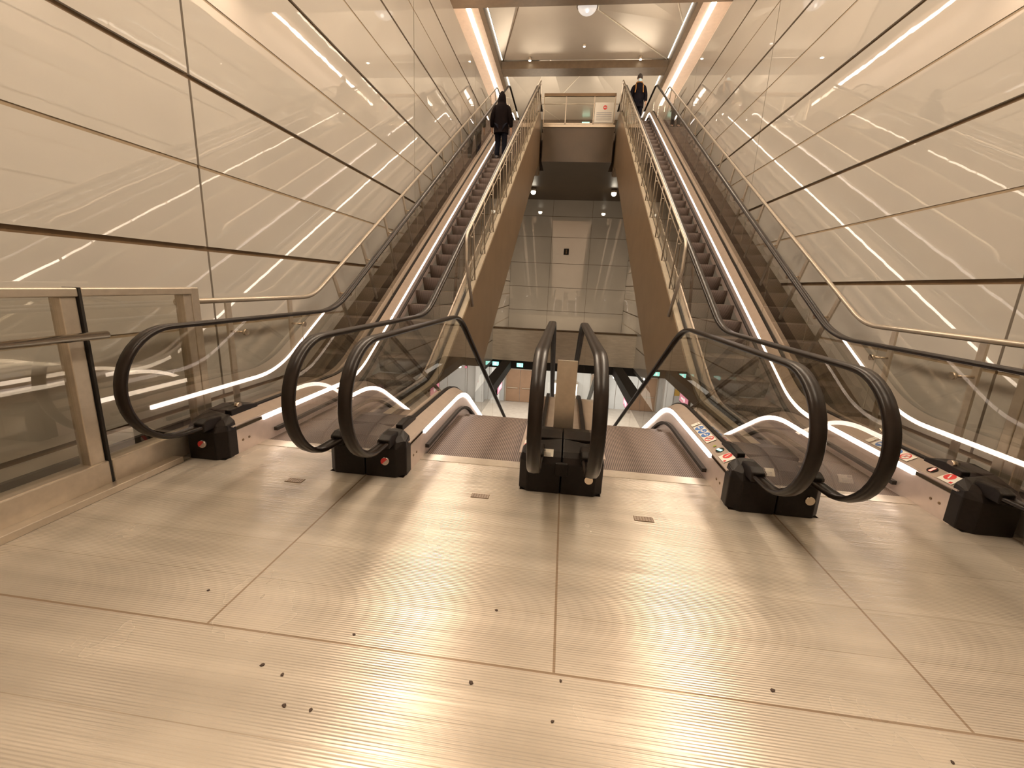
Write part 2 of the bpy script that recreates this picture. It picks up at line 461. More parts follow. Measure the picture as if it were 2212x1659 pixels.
bmesh.ops.subdivide_edges(bm, edges=[e for e in bm.edges if e.calc_length() > 50], cuts=1)
struct('ceiling_folded', bm, [M['ceil_fold'], M['fold'], M['joint']], 'folded metal ceiling panels above the upper landing', 'ceiling')
struct('ceiling_cover', B(-5.05, 5.05, 17.6, YB+1, 13.0, 13.1), M['ceil'], 'roof slab over the folded ceiling', 'ceiling')
# upper landing slab
bm = bmesh.new(); box(bm, -1.58, 1.58, 21.5, 23.2, 7.2, 8.62); box(bm, -W, W, 23.2, YB, 7.22, 8.62)
struct('floor_upper', bm, M['brownpanel'], 'brown slab of the upper landing', 'floor')
struct('wall_upper_back', B(-5.05, 5.05, YB, YB+.2, 8.62, 13.0), M['brownpanel'], 'brown wall behind the upper landing', 'wall')
struct('trim_8', B(-1.6, 1.6, 21.44, 21.56, 8.62, 8.72), M['steel'], 'steel edge of the upper landing', 'trim')
# lower part: concrete band, dark bulkhead, lower hall
struct('wall_band', B(-W-.3, W+.3, 23.9, 24.3, -2.58, -.80), M['concrete'], 'board marked concrete band across the shaft', 'wall')
struct('trim_9', B(-W, W, 23.86, 24.35, -.80, -.74), M['joint'], 'dark ledge on top of the concrete band', 'trim')
bm = bmesh.new()
box(bm, -9.5, -W-.02, 4, YB, -2.8, -2.6); box(bm, W+.02, 9.5, 4, YB, -2.8, -2.6); box(bm, -W-.02, W+.02, 24.0, YB, -2.8, -2.6)
box(bm, -9.5, 9.5, 3.9, 4.0, -6.9, -.35)
struct('ceiling_lower', bm, M['black'], 'dark ceiling of the lower level', 'ceiling')
struct('floor_lower', B(-9.5, 9.5, 4, YB+.2, -7.0, -6.8), M['lowfloor'], 'pale floor of the lower level', 'floor')
bm = bmesh.new(); box(bm, -9.5, 9.5, YB, YB+.2, -6.8, -2.8)
for x in (-8, -6.6, -5.2, -2.2, -.7, .9, 2.4, 4.0, 5.5, 7.1): box(bm, x-.01, x+.01, YB-.01, YB, -6.8, -2.8, 1)
struct('wall_lower_back', bm, [M['white'], M['joint']], 'white panelled wall at the back of the lower level', 'wall')
bm = bmesh.new(); box(bm, -9.7, -9.5, 4, YB+.2, -7, -2.6); box(bm, 9.5, 9.7, 4, YB+.2, -7, -2.6)
struct('wall_lower_sides', bm, M['white'], 'side walls of the lower level', 'wall')
bm = bmesh.new(); box(bm, -5.2, 5.2, 23.95, 24.35, -3.05, -2.6)
for s in (-1, 1): box(bm, min(s*2.85, s*3.35), max(s*2.85, s*3.35), 13.5, 23.95, -3.05, -2.6)
struct('trim_10', bm, M['black'], 'black bulkhead framing the opening to the lower level', 'bulkhead')

# made-up frames around the added fill lights over the landing
for i, (x, y) in enumerate(FILL):
    if y < 1: continue
    t = thing('fill_light_frame', 'added frame of an unseen fill light high above the metal landing', 'ceiling light', (x, y, 11.6), 'fill light frames above the landing')
    bm = bmesh.new()
    for a in ((-.57, -.51, -1.9, 1.9), (.51, .57, -1.9, 1.9), (-.51, .51, -1.9, -1.84), (-.51, .51, 1.84, 1.9)): box(bm, a[0], a[1], a[2], a[3], -.02, .13)
    link('frame', bm, M['steel'], t)
# ------------------------------------------------------------------ escalators
UP = [(3.2, .25), (5.64, .25), (20.8, 9.0), (23.4, 9.0)]
DN = [(3.2, .25), (5.32, .25), (17.1, -6.55), (19.6, -6.55)]
HW = .085
SEC = [(-.045, -.012), (-.046, .006), (-.036, .019), (0, .024), (.036, .019), (.046, .006), (.045, -.012), (.028, -.016), (.026, -.006), (-.026, -.006), (-.028, -.016)]
def rail_path(base):
    """handrail centre line: loop at the newel, level run, slope"""
    top = fillet(offs(base, .94), 1.3, 10)
    arc = [(2.955 - .43*sin(a), .76 - .43*cos(a)) for a in [pi*k/20 for k in range(0, 21)]]
    run = [(3.24, .325), (3.1, .325)] + arc
    return run + [p for p in top if p[0] > 3.0]
def loft_arr(path): return path
def escalator(name, label, xc, direction, group=None):
    base = UP if direction > 0 else DN
    t = thing(name, label, 'escalator', (xc, 3.6, 0), group)
    L = Vector((-xc, -3.6, 0))
    def part(n, bm, m, **k):
        o = link(n, bm, m, t, **k); o.data.transform(Matrix.Translation(L)); return o
    def sub(n, bm, m, par, **k):
        o = link(n, bm, m, par, **k); o.data.transform(Matrix.Translation(L)); return o
    s0 = fillet(base, 1.6, 10)
    y_end = base[-1][0]
    for s in (-1, 1):                       # s: side of the steps; pedestal centre at xc + s*.816
        pc = xc + s*.816
        def X(u0, u1): a, b = pc - s*u0, pc - s*u1; return min(a, b), max(a, b)
        # skirt panel: from below the steps up to the light strip
        st = clip(s0, 3.3, y_end)
        lo = [(y, z-.36) for y, z in st]; hi = [(y, z-.025) for y, z in st]
        part('skirt_panel', band(bmesh.new(), lo, hi, *X(.325, .335)), M['skirt'])
        for yy in (3.50, 3.42):
            bm = bmesh.new(); disc(bm, (pc - s*.336, yy, .115), (1, 0, 0), .011, .006, 12); part('skirt_screw', bm, M['joint'])
        # brush in front of the skirt
        sb = clip(s0, 3.85 if direction > 0 else 3.75, y_end-.8)
        part('brush', band(bmesh.new(), [(y, z-.19) for y, z in sb], [(y, z-.155) for y, z in sb], *X(.335, .372)), M['brush'])
        # light strip
        sl = clip(s0, 3.70, y_end-1.2)
        part('light_strip', band(bmesh.new(), [(y, z-.027) for y, z in sl], [(y, z+.022) for y, z in sl], *X(.330, .351)), M['led'])
        part('strip_lip', band(bmesh.new(), [(y, z+.023) for y, z in st], [(y, z+.032) for y, z in st], *X(.325, .349)), M['skirt'])  # lip added to keep the strip's light off the glass
        # inner deck sloping up to the glass
        a, b = X(.333, .225)
        if s > 0: xa, xb = (pc-.333, pc-.225)
        else: xa, xb = (pc+.225, pc+.333)
        bm = bmesh.new()
        R = []
        for (y, z) in st:
            zz0, zz1 = z+.028, z+.085
            if s > 0: q = [(pc-.333, y, zz0), (pc-.225, y, zz1), (pc-.225, y, zz1-.05), (pc-.333, y, zz0-.02)]
            else: q = [(pc+.333, y, zz0), (pc+.225, y, zz1), (pc+.225, y, zz1-.05), (pc+.333, y, zz0-.02)]
            R.append([bm.verts.new(v) for v in q])
        for i in range(len(R)-1):
            for k in range(4): bm.faces.new((R[i][k], R[i][(k+1) % 4], R[i+1][(k+1) % 4], R[i+1][k]))
        bm.faces.new(R[0]); bm.faces.new(R[-1])
        part('inner_deck', bm, M['deck'])
        # black glass channel
        part('glass_channel', band(bmesh.new(), [(y, z+.03) for y, z in st], [(y, z+.10) for y, z in st], *X(.222, .172)), M['plastic'])
        # outer deck: to the middle of the pedestal, or wide on the outside of the up escalators
        outer = .0
        bm = band(bmesh.new(), [(y, z+.0) for y, z in st], [(y, z+.055) for y, z in st], *X(.172, .004 if not (direction > 0 and s*xc < 0) else .085))
        part('outer_deck', bm, M['white_stringer'] if direction > 0 and s*xc < 0 else M['deck'])
        # side cladding facing the void / under it
        if direction > 0 and s*xc < 0:
            cl = clip(fillet(base, .6, 4), 3.3, 22.4)
            bot = [(y, max(zat(base, y) - 2.15, -2.55)) for y, z in cl]
            part('side_cladding', band(bmesh.new(), bot, [(y, z+.02) for y, z in cl], *X(.105, .075)), M['clad'])
            part('truss_underside', band(bmesh.new(), [(y, z-.05) for y, z in bot], bot, *sorted((pc - s*.105, xc - s*.80))), M['clad'])
        if direction < 0:
            cl = clip(fillet(base, .6, 4), 3.3, y_end)
            part('side_cladding', band(bmesh.new(), [(y, z-1.4) for y, z in cl], [(y, z+.0) for y, z in cl], *X(.14, .11)), M['clad'])
        # glass: newel sheet and following sheets with narrow gaps
        rp = rail_path(base)
        inner = fillet(offs(base, .925), 1.3, 10)
        foot = [(y, z+.09) for y, z in s0]
        bm = bmesh.new()
        arc = [(2.965 - .405*sin(a), .76 - .405*cos(a)) for a in [pi*k/16 for k in range(16, -1, -1)]]
        yb = 4.65
        topp = [p for p in clip(inner, 2.97, yb)]
        prism(bm, [(yb, zat(foot, yb))] + list(reversed(topp)) + arc[1:] + [(3.25, .345)], *X(.203, .189))
        part('glass_panel', bm, M['glass'])
        y = yb + .012
        while y < y_end - .5:
            y2 = min(y + 1.33, y_end - .3)
            lo = clip(foot, y, y2); hi = clip(inner, y, y2)
            ys_ = sorted(set([round(p[0], 4) for p in lo + hi]))
            part('glass_panel', band(bmesh.new(), [(q, zat(foot, q)) for q in ys_], [(q, zat(inner, q)) for q in ys_], *X(.203, .189)), M['glass'])
            y = y2 + .012
        # handrail
        part('handrail', sweep(bmesh.new(), rp, [(-a, -b) for a, b in SEC] if False else SEC_for(rp), pc - s*.196), M['rubber'])
        # bright bolts on the glass foot
        for yy in ((3.55, 4.35) if direction > 0 else (4.2,)):
            bm = bmesh.new(); disc(bm, (pc - s*.214, yy, .40), (1, 0, 0), .028, .03)
            if direction > 0 and abs(pc) > 3: part('glass_bolt', bm, M['steel_bright'])
        # newel base (black)
        bm = bmesh.new()
        ch = .07
        def col(u, y, z): return bm.verts.new((pc - s*u, y, z))
        lv = [[(.004, 3.18, z_), (.337-ch, 3.18, z_), (.337, 3.18+ch, z_), (.337, 3.36, z_), (.004, 3.43, z_)] for z_ in (0.0, .25)]
        lv.append([(.004, 3.21, .30), (.262, 3.21, .30), (.325, 3.26, .30), (.325, 3.36, .32), (.004, 3.43, .34)])
        lv.append([(.004, 3.25, .335), (.24, 3.25, .335), (.27, 3.29, .345), (.27, 3.36, .37), (.004, 3.43, .385)])
        rings = [[col(*q) for q in l_] for l_ in lv]
        for a_, b_ in zip(rings, rings[1:]):
            for k in range(5): bm.faces.new((a_[k], a_[(k+1) % 5], b_[(k+1) % 5], b_[k]))
        bm.faces.new(rings[0]); bm.faces.new(rings[-1])
        nb = part('newel_base', bm, M['plastic'], bevel=.01)
        bm = prism(bmesh.new(), [(3.43, .25), (3.43, .383), (3.60, .395), (3.78, .36), (3.78, .25)], *X(.235, .004))
        sub('rear_cover', bm, M['plastic'], nb, bevel=.008)
        bm = prism(bmesh.new(), [(3.10, .285), (3.10, .36), (3.16, .385), (3.30, .375), (3.30, .285)], *X(.25, .145))
        sub('handrail_inlet', bm, M['plastic'], nb, bevel=.01)
    # comb plate
    part('comb_plate', B(xc-.483, xc+.483, 3.60, 3.74, -.03, .003), M['steel'])
    # steps
    nos = [(y, z-.25) for y, z in s0]
    def step_mesh():
        bm = bmesh.new()
        wd = .476
        if direction > 0:
            prof = [(0, 0), (.44, 0), (.44, -.02), (.07, -.03)]
            arcp = [(.0 + .065*sin(a)*1.0 + .0, -.012 - .23*(a/(pi/2))) for a in [pi/2*k/6 for k in range(6, -1, -1)]]
            prof = [(0, 0), (.445, 0), (.445, -.03), (.12, -.26)] + [(.0 + .075*(k/6)**1.6, -.25*k/6) for k in (6, 5, 4, 3, 2, 1)]
        else:
            prof = [(0, 0), (-.445, 0), (-.445, -.03), (-.12, -.26)] + [(-.0 - .075*(k/6)**1.6, -.25*k/6) for k in (6, 5, 4, 3, 2, 1)]
        prism(bm, prof, -wd, wd)
        return bm
    proto = None
    y = 3.74
    i = 0
    ylim = y_end - 1.0
    while y < ylim:
        yn = y if direction > 0 else y + .44
        if proto is None:
            proto = link('step', step_mesh(), M['tread'], t); o = proto
        else:
            o = proto.copy(); COL.objects.link(o); o.parent = t
        o.location = (0, yn - 3.6, zat(nos, yn) - .008)
        y += .44
    part('upper_plate' if direction > 0 else 'lower_plate', B(xc-.485, xc+.485, ylim, y_end+.1, base[-1][1]-.29, base[-1][1]-.25), M['floor'])
    return t, part, sub
def SEC_for(rp):
    # the path starts at the newel foot and turns over the top, so outward lies on the right at the foot; flip the section once
    return [(a, b) for a, b in SEC]
escs = []
E_ = {}
E_['LL'] = escalator('escalator', 'left outer escalator rising beside the left wall, with the hooded figure on it', -2.448, 1)
E_['L'] = escalator('escalator', 'descending escalator left of the central black newel base', -.816, -1)
E_['R'] = escalator('escalator', 'descending escalator right of the central black newel base', .816, -1)
E_['RR'] = escalator('escalator', 'right outer escalator rising beside the right wall, with the masked figure on it', 2.448, 1)

# signs and lamps on the decks
def deck_z(x_off, y=0): return None
def on_deck(key, side, y, u=.28):
    """point on the inner deck of escalator; u from the pedestal centre; flat part"""
    xc = {'LL': -2.448, 'L': -.816, 'R': .816, 'RR': 2.448}[key]; pc = xc + side*.816
    z = .25 + .028 + (.333-u)/.108*.057
    return Vector((pc - side*u, y, z + .004))
TILT = math.atan2(.057, .108)
def deckframe(key, side, y):
    c = on_deck(key, side, y)
    ux = Vector((side*cos(TILT), 0, sin(TILT)))      # across the deck towards the glass
    n = Vector((-side*sin(TILT), 0, cos(TILT)))
    return c, ux, Vector((0, 1, 0)), n
def flatpoly(bm, fr, pts, h, mi):
    c, ux, uy, n = fr
    v = [c + ux*p[0] + uy*p[1] + n*h for p in pts]; w_ = [q - n*.002 for q in v]
    a = [bm.verts.new(q) for q in v]; b = [bm.verts.new(q) for q in w_]
    bm.faces.new(a).material_index = mi
    for i in range(len(a)): bm.faces.new((a[i], b[i], b[(i+1) % len(a)], a[(i+1) % len(a)])).material_index = mi
def circ(cx, cy, r, n=24, ry=None): return [(cx + r*cos(2*pi*k/n), cy + (ry or r)*sin(2*pi*k/n)) for k in range(n)]
def ringpoly(bm, fr, cx, cy, r0, r1, h, mi, n=24):
    o_, i_ = circ(cx, cy, r1, n), circ(cx, cy, r0, n)
    for k in range(n):
        flatpoly(bm, fr, [o_[k], o_[(k+1) % n], i_[(k+1) % n], i_[k]], h, mi)
def bar(cx, cy, l, w_, a):
    dx, dy = cos(a)*l/2, sin(a)*l/2; nx, ny = -sin(a)*w_/2, cos(a)*w_/2
    return [(cx-dx-nx, cy-dy-ny), (cx+dx-nx, cy+dy-ny), (cx+dx+nx, cy+dy+ny), (cx-dx+nx, cy-dy+ny)]
def sticker_set(key, side, y0, lamp, sign_label):
    t, part, sub = E_[key]
    sd = side
    # pictogram strip
    bm = bmesh.new(); fr = deckframe(key, side, y0)
    flatpoly(bm, fr, [(-.045, -.22), (.045, -.22), (.045, .22), (-.045, .22)], .003, 0)
    for k, cy in enumerate((.155, .055, -.045)):
        flatpoly(bm, fr, circ(0, cy, .042), .005, 1)
        flatpoly(bm, fr, circ(-.004, cy+.017, .009, 10), .0065, 0)
        flatpoly(bm, fr, bar(-.002, cy-.004, .03, .012, pi/2 + .2*(k-1)), .0065, 0)
        flatpoly(bm, fr, bar(.012, cy-.018, .024, .007, .6*k), .0065, 0)
    ringpoly(bm, fr, 0, -.15, .034, .042, .005, 2)
    flatpoly(bm, fr, bar(0, -.15, .07, .007, -.8), .0065, 2)
    flatpoly(bm, fr, bar(.0, -.15, .035, .012, .5), .006, 3)
    o = part('pictogram_sticker', bm, [M['sticker'], M['blue'], M['redp'], M['greyprint']]); o['label'] = 'white sticker with three blue rounds and one red ring'
    bm = bmesh.new(); fr = deckframe(key, side, y0+.28)
    flatpoly(bm, fr, [(-.042, -.03), (.02, -.03), (.02, .03), (-.042, .03)], .003, 0); flatpoly(bm, fr, [(.024, -.03), (.042, -.03), (.042, .03), (.024, .03)], .003, 0)
    part('small_sticker', bm, M['sticker'])
    # indicator lamp
    bm = bmesh.new(); fr = deckframe(key, side, y0-.43)
    flatpoly(bm, fr, circ(0, 0, .036), .003, 0)
    if lamp == 'green':
        flatpoly(bm, fr, bar(-.002, 0, .062, .022, pi/2+.25), .005, 1)
    else:
        flatpoly(bm, fr, bar(0, 0, .05, .02, .1), .005, 1)
    o = part('indicator_lamp', bm, [M['plastic'], M[lamp]]); o['label'] = 'small round %s indicator lamp' % lamp
    if lamp == 'green':
        bm = bmesh.new(); flatpoly(bm, deckframe(key, side, y0-.325), circ(-.01, 0, .014), .003, 0); part('sensor_dot', bm, M['yellowgreen'])
    # no entry sign at the end of the deck
    bm = bmesh.new(); fr = deckframe(key, side, y0-.60)
    flatpoly(bm, fr, [(-.05, -.065), (.05, -.065), (.05, .065), (-.05, .065)], .003, 0)
    flatpoly(bm, fr, circ(.012, .02, .038), .005, 1)
    flatpoly(bm, fr, bar(.012, .02, .05, .010, .5 if lamp == 'red' else .3), .0065, 2)
    flatpoly(bm, fr, bar(-.035, -.045, .02, .02, .3), .005, 1)
    part('stop_sticker', bm, [M['sticker'], M['redp'], M['sticker']])
sticker_set('R', 1, 4.10, 'green', '')
sticker_set('RR', 1, 4.05, 'red', '')
sticker_set('L', 1, 4.10, 'red', '')

# details on the newel bases: round key covers, white info cards
def base_detail(key, side, round_u, mat, card=False, card_u=.1):
    t, part, sub = E_[key]
    xc = {'LL': -2.448, 'L': -.816, 'R': .816, 'RR': 2.448}[key]; pc = xc + side*.816
    if round_u is not None:
        bm = bmesh.new(); disc(bm, (pc - side*round_u, 3.172, .148), (0, 1, 0), .033, .02, 24)
        if mat == 'half':
            bm2 = bmesh.new()
        o = part('key_cover', bm, M['steel_bright'] if mat != 'half' else M['skirt']); o['label'] = 'round metal key switch cover'
        if mat == 'half':
            bm = bmesh.new(); n = 12
            vs = [bm.verts.new((pc - side*round_u + .033*cos(pi*.25 + pi*k/n), 3.158, .148 + .033*sin(pi*.25 + pi*k/n))) for k in range(n+1)]
            bm.faces.new(vs); ex = bmesh.ops.extrude_face_region(bm, geom=list(bm.faces)); bmesh.ops.translate(bm, vec=(0, .003, 0), verts=[v for v in ex['geom'] if isinstance(v, bmesh.types.BMVert)])
            part('key_cover_mark', bm, M['redp'])
    if card:
        y0_, z0_ = 3.196, .262
        bm = bmesh.new()
        x = pc - side*card_u
        v = [(x-.05, 3.204, .304), (x+.05, 3.204, .304), (x+.05, 3.247, .350), (x-.05, 3.247, .350)]
        n = Vector((0, -.046, .043)).normalized()
        a = [bm.verts.new(q) for q in v]; b = [bm.verts.new(Vector(q) - n*.006) for q in v]
        bm.faces.new(a)
        bm.faces.new(list(reversed(b)))
        for i in range(4): bm.faces.new((a[i], b[i], b[(i+1) % 4], a[(i+1) % 4]))
        c = [Vector(v[3])*.92+Vector(v[0])*.08, 0]
        p = [(x-.044, 3.232, .334), (x-.014, 3.232, .334), (x-.014, 3.243, .3457), (x-.044, 3.243, .3457)]
        f = bm.faces.new([bm.verts.new(Vector(q)+n*.003) for q in p]); f.material_index = 1
        for k in range(3):
            zz = .3083 + k*.0075; yy = 3.208 + k*.007
            p = [(x-.046, yy, zz), (x+.03, yy, zz), (x+.03, yy+.0022, zz+.0027), (x-.046, yy+.0022, zz+.0027)]
            f = bm.faces.new([bm.verts.new(Vector(q)+n*.003) for q in p]); f.material_index = 1
        o = part('info_card', bm, [M['sticker'], M['greyprint']]); o['label'] = 'small white printed card'
base_detail('LL', -1, .15, 'half')
base_detail('L', -1, .18, 'half')
base_detail('R', -1, .22, 'plain')
base_detail('RR', -1, .22, 'plain')
base_detail('L', 1, None, None, True, .12)
base_detail('R', 1, None, None, True, .085)
# lock block in the middle of the centre base and the raised plate between the centre rails
t, part, sub = E_['R']
part('base_lock', B(-.05, .05, 3.155, 3.20, .16, .27), M['plastic'], bevel=.01)
o = link('cover_panel', B(-.09, .09, 3.80, 3.84, .31, .98), M['steel']); 
tag(o, 'upright brushed metal cover panel standing between the two centre handrails', 'panel')

# ------------------------------------------------------------------ fixed handrails along the outer walls
def wall_rail(s, label):
    t = thing('fixed_handrail', label, 'handrail', (s*3.6, 3.4, 0))
    L = Vector((-s*3.6, -3.4, 0))
    def part(n, bm, m, par=t, **k):
        o = link(n, bm, m, par, **k); o.data.transform(Matrix.Translation(L)); return o
    path = fillet([(3.62, 1.33), (5.78, 1.33), (20.6, 1.33 + T30*14.82), (21.6, 1.33 + T30*14.82)], 1.0, 8)
    part('rail', tube(bmesh.new(), [(s*3.6, y, z) for y, z in path], .028, 10), M['rail'])
    part('rail_end', tube(bmesh.new(), [(s*3.56, 3.56, 1.33), (s*3.6, 3.8, 1.33)], .036, 10), M['steel'])
    def postat(y, z, tilt):
        d = Vector((0, -sin(tilt), cos(tilt))); p = Vector((s*3.6, y, z))
        bm = bmesh.new(); q = Vector((0, cos(tilt), sin(tilt)))
        h = 1.30 if tilt == 0 else 1.12
        for a in [0]:
            vs = []
            for e in (p - d*h, p - d*.03):
                for (i, j) in ((-1, -1), (1, -1), (1, 1), (-1, 1)): vs.append(bm.verts.new(e + Vector((1, 0, 0))*.012*i + q*.035*j))
            for f in ((0, 1, 2, 3), (7, 6, 5, 4), (0, 4, 5, 1), (1, 5, 6, 2), (2, 6, 7, 3), (3, 7, 4, 0)): bm.faces.new([vs[k] for k in f])
        po = part('post', bm, M['steel'])
        c = p - d*.33
        bm = bmesh.new(); tube(bm, [c, c - Vector((s*.17, 0, 0))], .013, 8); disc(bm, c - Vector((s*.18, 0, 0)), (1, 0, 0), .034, .03)
        part('standoff', bm, M['steel_bright'], po)
    for y in (4.2, 5.25): postat(y, 1.33, 0)
    y = 6.35
    while y < 20.4:
        postat(y, 1.33 + T30*(y-5.78), radians(30)); y += .98
    return t
wall_rail(-1, 'round steel handrail on posts beside the left wall')
wall_rail(1, 'round steel handrail on posts beside the right wall')

# ------------------------------------------------------------------ railings on the void side of the rising escalators
def void_rail(s, label):
    x = s*1.76
    t = thing('void_railing', label, 'railing', (x, 7.1, 0))
    L = Vector((-x, -7.1, 0))
    def part(n, bm, m, par=t, **k):
        o = link(n, bm, m, par, **k); o.data.transform(Matrix.Translation(L)); return o
    zr = lambda y: 1.0 + T30*(y-6.94) + 1.17
    pts = [(x+s*-.10, 7.45, 1.22), (x-s*.02, 7.27, 1.95), (x, 7.32, zr(7.32)), (x, 21.2, zr(21.2)-.02), (x, 21.6, zr(21.2)-.3), (x, 21.6, 9.3)]
    part('rail', tube(bmesh.new(), fillet(pts, .25, 5), .026, 10), M['rail'])
    part('lower_rail', tube(bmesh.new(), [(x, 7.6, zr(7.6)-.16), (x, 21.2, zr(21.2)-.16)], .012, 8), M['post'])
    y = 7.9
    while y < 21.0:
        zs_ = 1.0 + T30*(y-6.94)
        top = Vector((x, y-.06, zr(y-.06)))
        bm = bmesh.new()
        tube(bm, [top, Vector((x, y+.10, zs_+.45)), Vector((x-s*.02, y+.12, zs_+.02)), Vector((x+s*.10, y+.12, zs_+.0))], .013, 6)
        box(bm, x+s*.04-.03, x+s*.04+.03, y+.09, y+.15, zs_+.06, zs_+.12)
        po = part('post', bm, M['post'])
        bm = bmesh.new(); tube(bm, [top - Vector((0, 0, .28)), top - Vector((-s*.07, 0, .28))], .010, 6); disc(bm, top - Vector((-s*.07, 0, .28)), (1, 0, 0), .025, .02)
        part('glass_clamp', bm, M['rail'], po)
        y += .92
    # glass infill
    y = 7.5
    while y < 20.8:
        y2 = min(y+1.8, 21.0)
        part('glass_panel', prism(bmesh.new(), [(y, 1+T30*(y-6.94)+.12), (y2, 1+T30*(y2-6.94)+.12), (y2, zr(y2)-.14), (y, zr(y)-.14)], x+s*.035-.006, x+s*.035+.006), M['glass'])
        y = y2 + .02
    return t
void_rail(-1, 'thin steel and glass railing on the left edge of the central void')
void_rail(1, 'thin steel and glass railing on the right edge of the central void')

# ------------------------------------------------------------------ glass barriers on the landing beside the walls
def barrier(s, label):
    x = s*3.40
    t = thing('glass_barrier', label, 'barrier', (x, 0, 0))
    L = Vector((-x, 0, 0))
    def part(n, bm, m, **k):
        o = link(n, bm, m, t, **k); o.data.transform(Matrix.Translation(L)); return o
    for a, b in ((-3.0, 2.585), (2.605, 3.5)):
        part('top_rail', B(x-.06, x+.06, a, b, 1.41, 1.47), M['steel'], bevel=.008)
        part('base_channel', B(x-.07, x+.07, a, b, 0, .22), M['steel'], bevel=.01)
        part('glass_panel', B(x-.008, x+.008, a+.01, b-.01, .22, 1.41), M['glass'])
    for a, b in ((2.48, 2.58), (-.2, -.1), (3.42, 3.50)):
        part('post', B(x-.045, x+.045, a, b, .1, 1.41), M['steel'], bevel=.006)
    part('gap_profile', B(x-.062, x+.062, 2.586, 2.604, 0, 1.472), M['black'])
    part('end_post', B(x-.05, x+.05, 3.50, 3.58, 0, 1.47), M['steel'], bevel=.006)
    part('grab_rail', tube(bmesh.new(), [(x - s*.14, -3, 1.15), (x - s*.14, 2.66, 1.15)], .028, 12), M['steel_bright'])
    bm = bmesh.new()
    for y in (2.4, .2): tube(bm, [(x - s*.14, y, 1.15), (x - s*.04, y, 1.12)], .012, 8)
    part('rail_bracket', bm, M['steel'])
    part('kerb', B(min(x-s*.07, x-s*.16), max(x-s*.07, x-s*.16), -3, 3.1, 0, .05), M['steel'], bevel=.005)
    part('dark_skirting', B(min(x+s*.08, x+s*.12), max(x+s*.08, x+s*.12), -3, 3.5, .12, .26), M['black'])
barrier(-1, 'glass barrier with wide steel top rail at the left edge of the landing')
barrier(1, 'glass barrier with wide steel top rail at the right edge of the landing')

# ------------------------------------------------------------------ upper landing railing and notice
t = thing('landing_railing', 'steel framed glass railing along the edge of the upper landing', 'railing', (0, 21.5, 8.72))
def part(n, bm, m, **k):
    o = link(n, bm, m, t, **k); o.data.transform(Matrix.Translation((0, -21.5, -8.72))); return o
part('top_rail', B(-1.60, 1.55, 21.46, 21.54, 9.86, 9.98), M['clad'])
part('middle_rail', tube(bmesh.new(), [(-1.75, 21.5, 9.56), (1.7, 21.5, 9.56)], .018, 8), M['steel'])
part('bottom_rail', B(-1.60, 1.55, 21.48, 21.52, 8.74, 8.80), M['steel'])
for x in (-1.60, -.62, .62, 1.53): part('post', B(x-.02, x+.02, 21.48, 21.52, 8.72, 9.98), M['steel'])
for a, b in ((-1.57, -.65), (-.59, .59), (.65, 1.5)): part('glass_panel', B(a, b, 21.495, 21.505, 8.8, 9.86), M['glass'])
t = thing('notice_board', 'white notice with a red round sign hanging on the upper railing', 'notice', (1.07, 21.44, 8.8))
def part(n, bm, m, **k):
    o = link(n, bm, m, t, **k); o.data.transform(Matrix.Translation((-1.07, -21.44, -8.8))); return o
part('sheet', B(.66, 1.48, 21.43, 21.45, 8.80, 9.60), M['sticker'])
bm = bmesh.new(); disc(bm, (1.10, 21.425, 9.40), (0, 1, 0), .085, .01); part('red_round', bm, M['redp'])
part('red_round_bar', B(1.045, 1.155, 21.412, 21.42, 9.385, 9.415), M['sticker'])
bm = bmesh.new()
for k in range(5): box(bm, .74, 1.40, 21.422, 21.43, 9.18-k*.07, 9.20-k*.07)
part('text_lines', bm, M['greyprint'])

# ------------------------------------------------------------------ lamps
def mkglobe():
    t = thing('pendant_lamp', 'round glass ceiling lamp below the folded ceiling', 'lamp', (.0, 18.85, 11.85))
    bm = bmesh.new(); bmesh.ops.create_uvsphere(bm, u_segments=28, v_segments=16, radius=.36); bmesh.ops.scale(bm, vec=(1, 1, .8), verts=bm.verts)
    g = link('globe', bm, M['globe'], t, smooth=True)
    bm = bmesh.new(); disc(bm, (0, 0, .0), (0, 0, 1), .40, .05, 32); link('ring', bm, M['beam'], t)
    link('stem', tube(bmesh.new(), [(0, 0, .2), (0, 0, 1.0)], .03, 8), M['steel'], t)
    bm = bmesh.new(); disc(bm, (0, -.2, -.28), (0, .5, 1), .05, .03, 12); link('bulb_hub', bm, M['whitelit'], t)
mkglobe()
for x, lab in ((-2.5, 'small ceiling spotlight near the left end of the far cross beam'), (.0, 'small ceiling spotlight above the middle of the far cross beam'), (2.6, 'small ceiling spotlight near the right end of the far cross beam')):
    yy = 23.0 if x else 22.2
    t = thing('ceiling_spotlight', lab, 'spotlight', (x, yy, 11.98 if x else 12.15))
    bm = bmesh.new(); disc(bm, (0, 0, .04), (0, 0, 1), .07, .16, 14); link('housing', bm, M['steel'], t)
    bm = bmesh.new(); disc(bm, (0, -.01, -.045), (0, 0, 1), .055, .02, 14); link('lens', bm, M['lampglow'] if x else M['whitelit'], t)
for x, lab in ((-2.35, 'bright wall lamp under the upper landing, left'), (2.3, 'bright wall lamp under the upper landing, right')):
    t = thing('wall_lamp', lab, 'lamp', (x, 27.0, 7.1))
    bm = bmesh.new(); disc(bm, (0, 0, .02), (0, 0, 1), .16, .2, 18); link('housing', bm, M['steel'], t)
    bm = bmesh.new(); bmesh.ops.create_uvsphere(bm, u_segments=16, v_segments=10, radius=.14); bmesh.ops.translate(bm, vec=(0, 0, -.12), verts=bm.verts); link('bulb', bm, M['lampglow'], t, smooth=True)
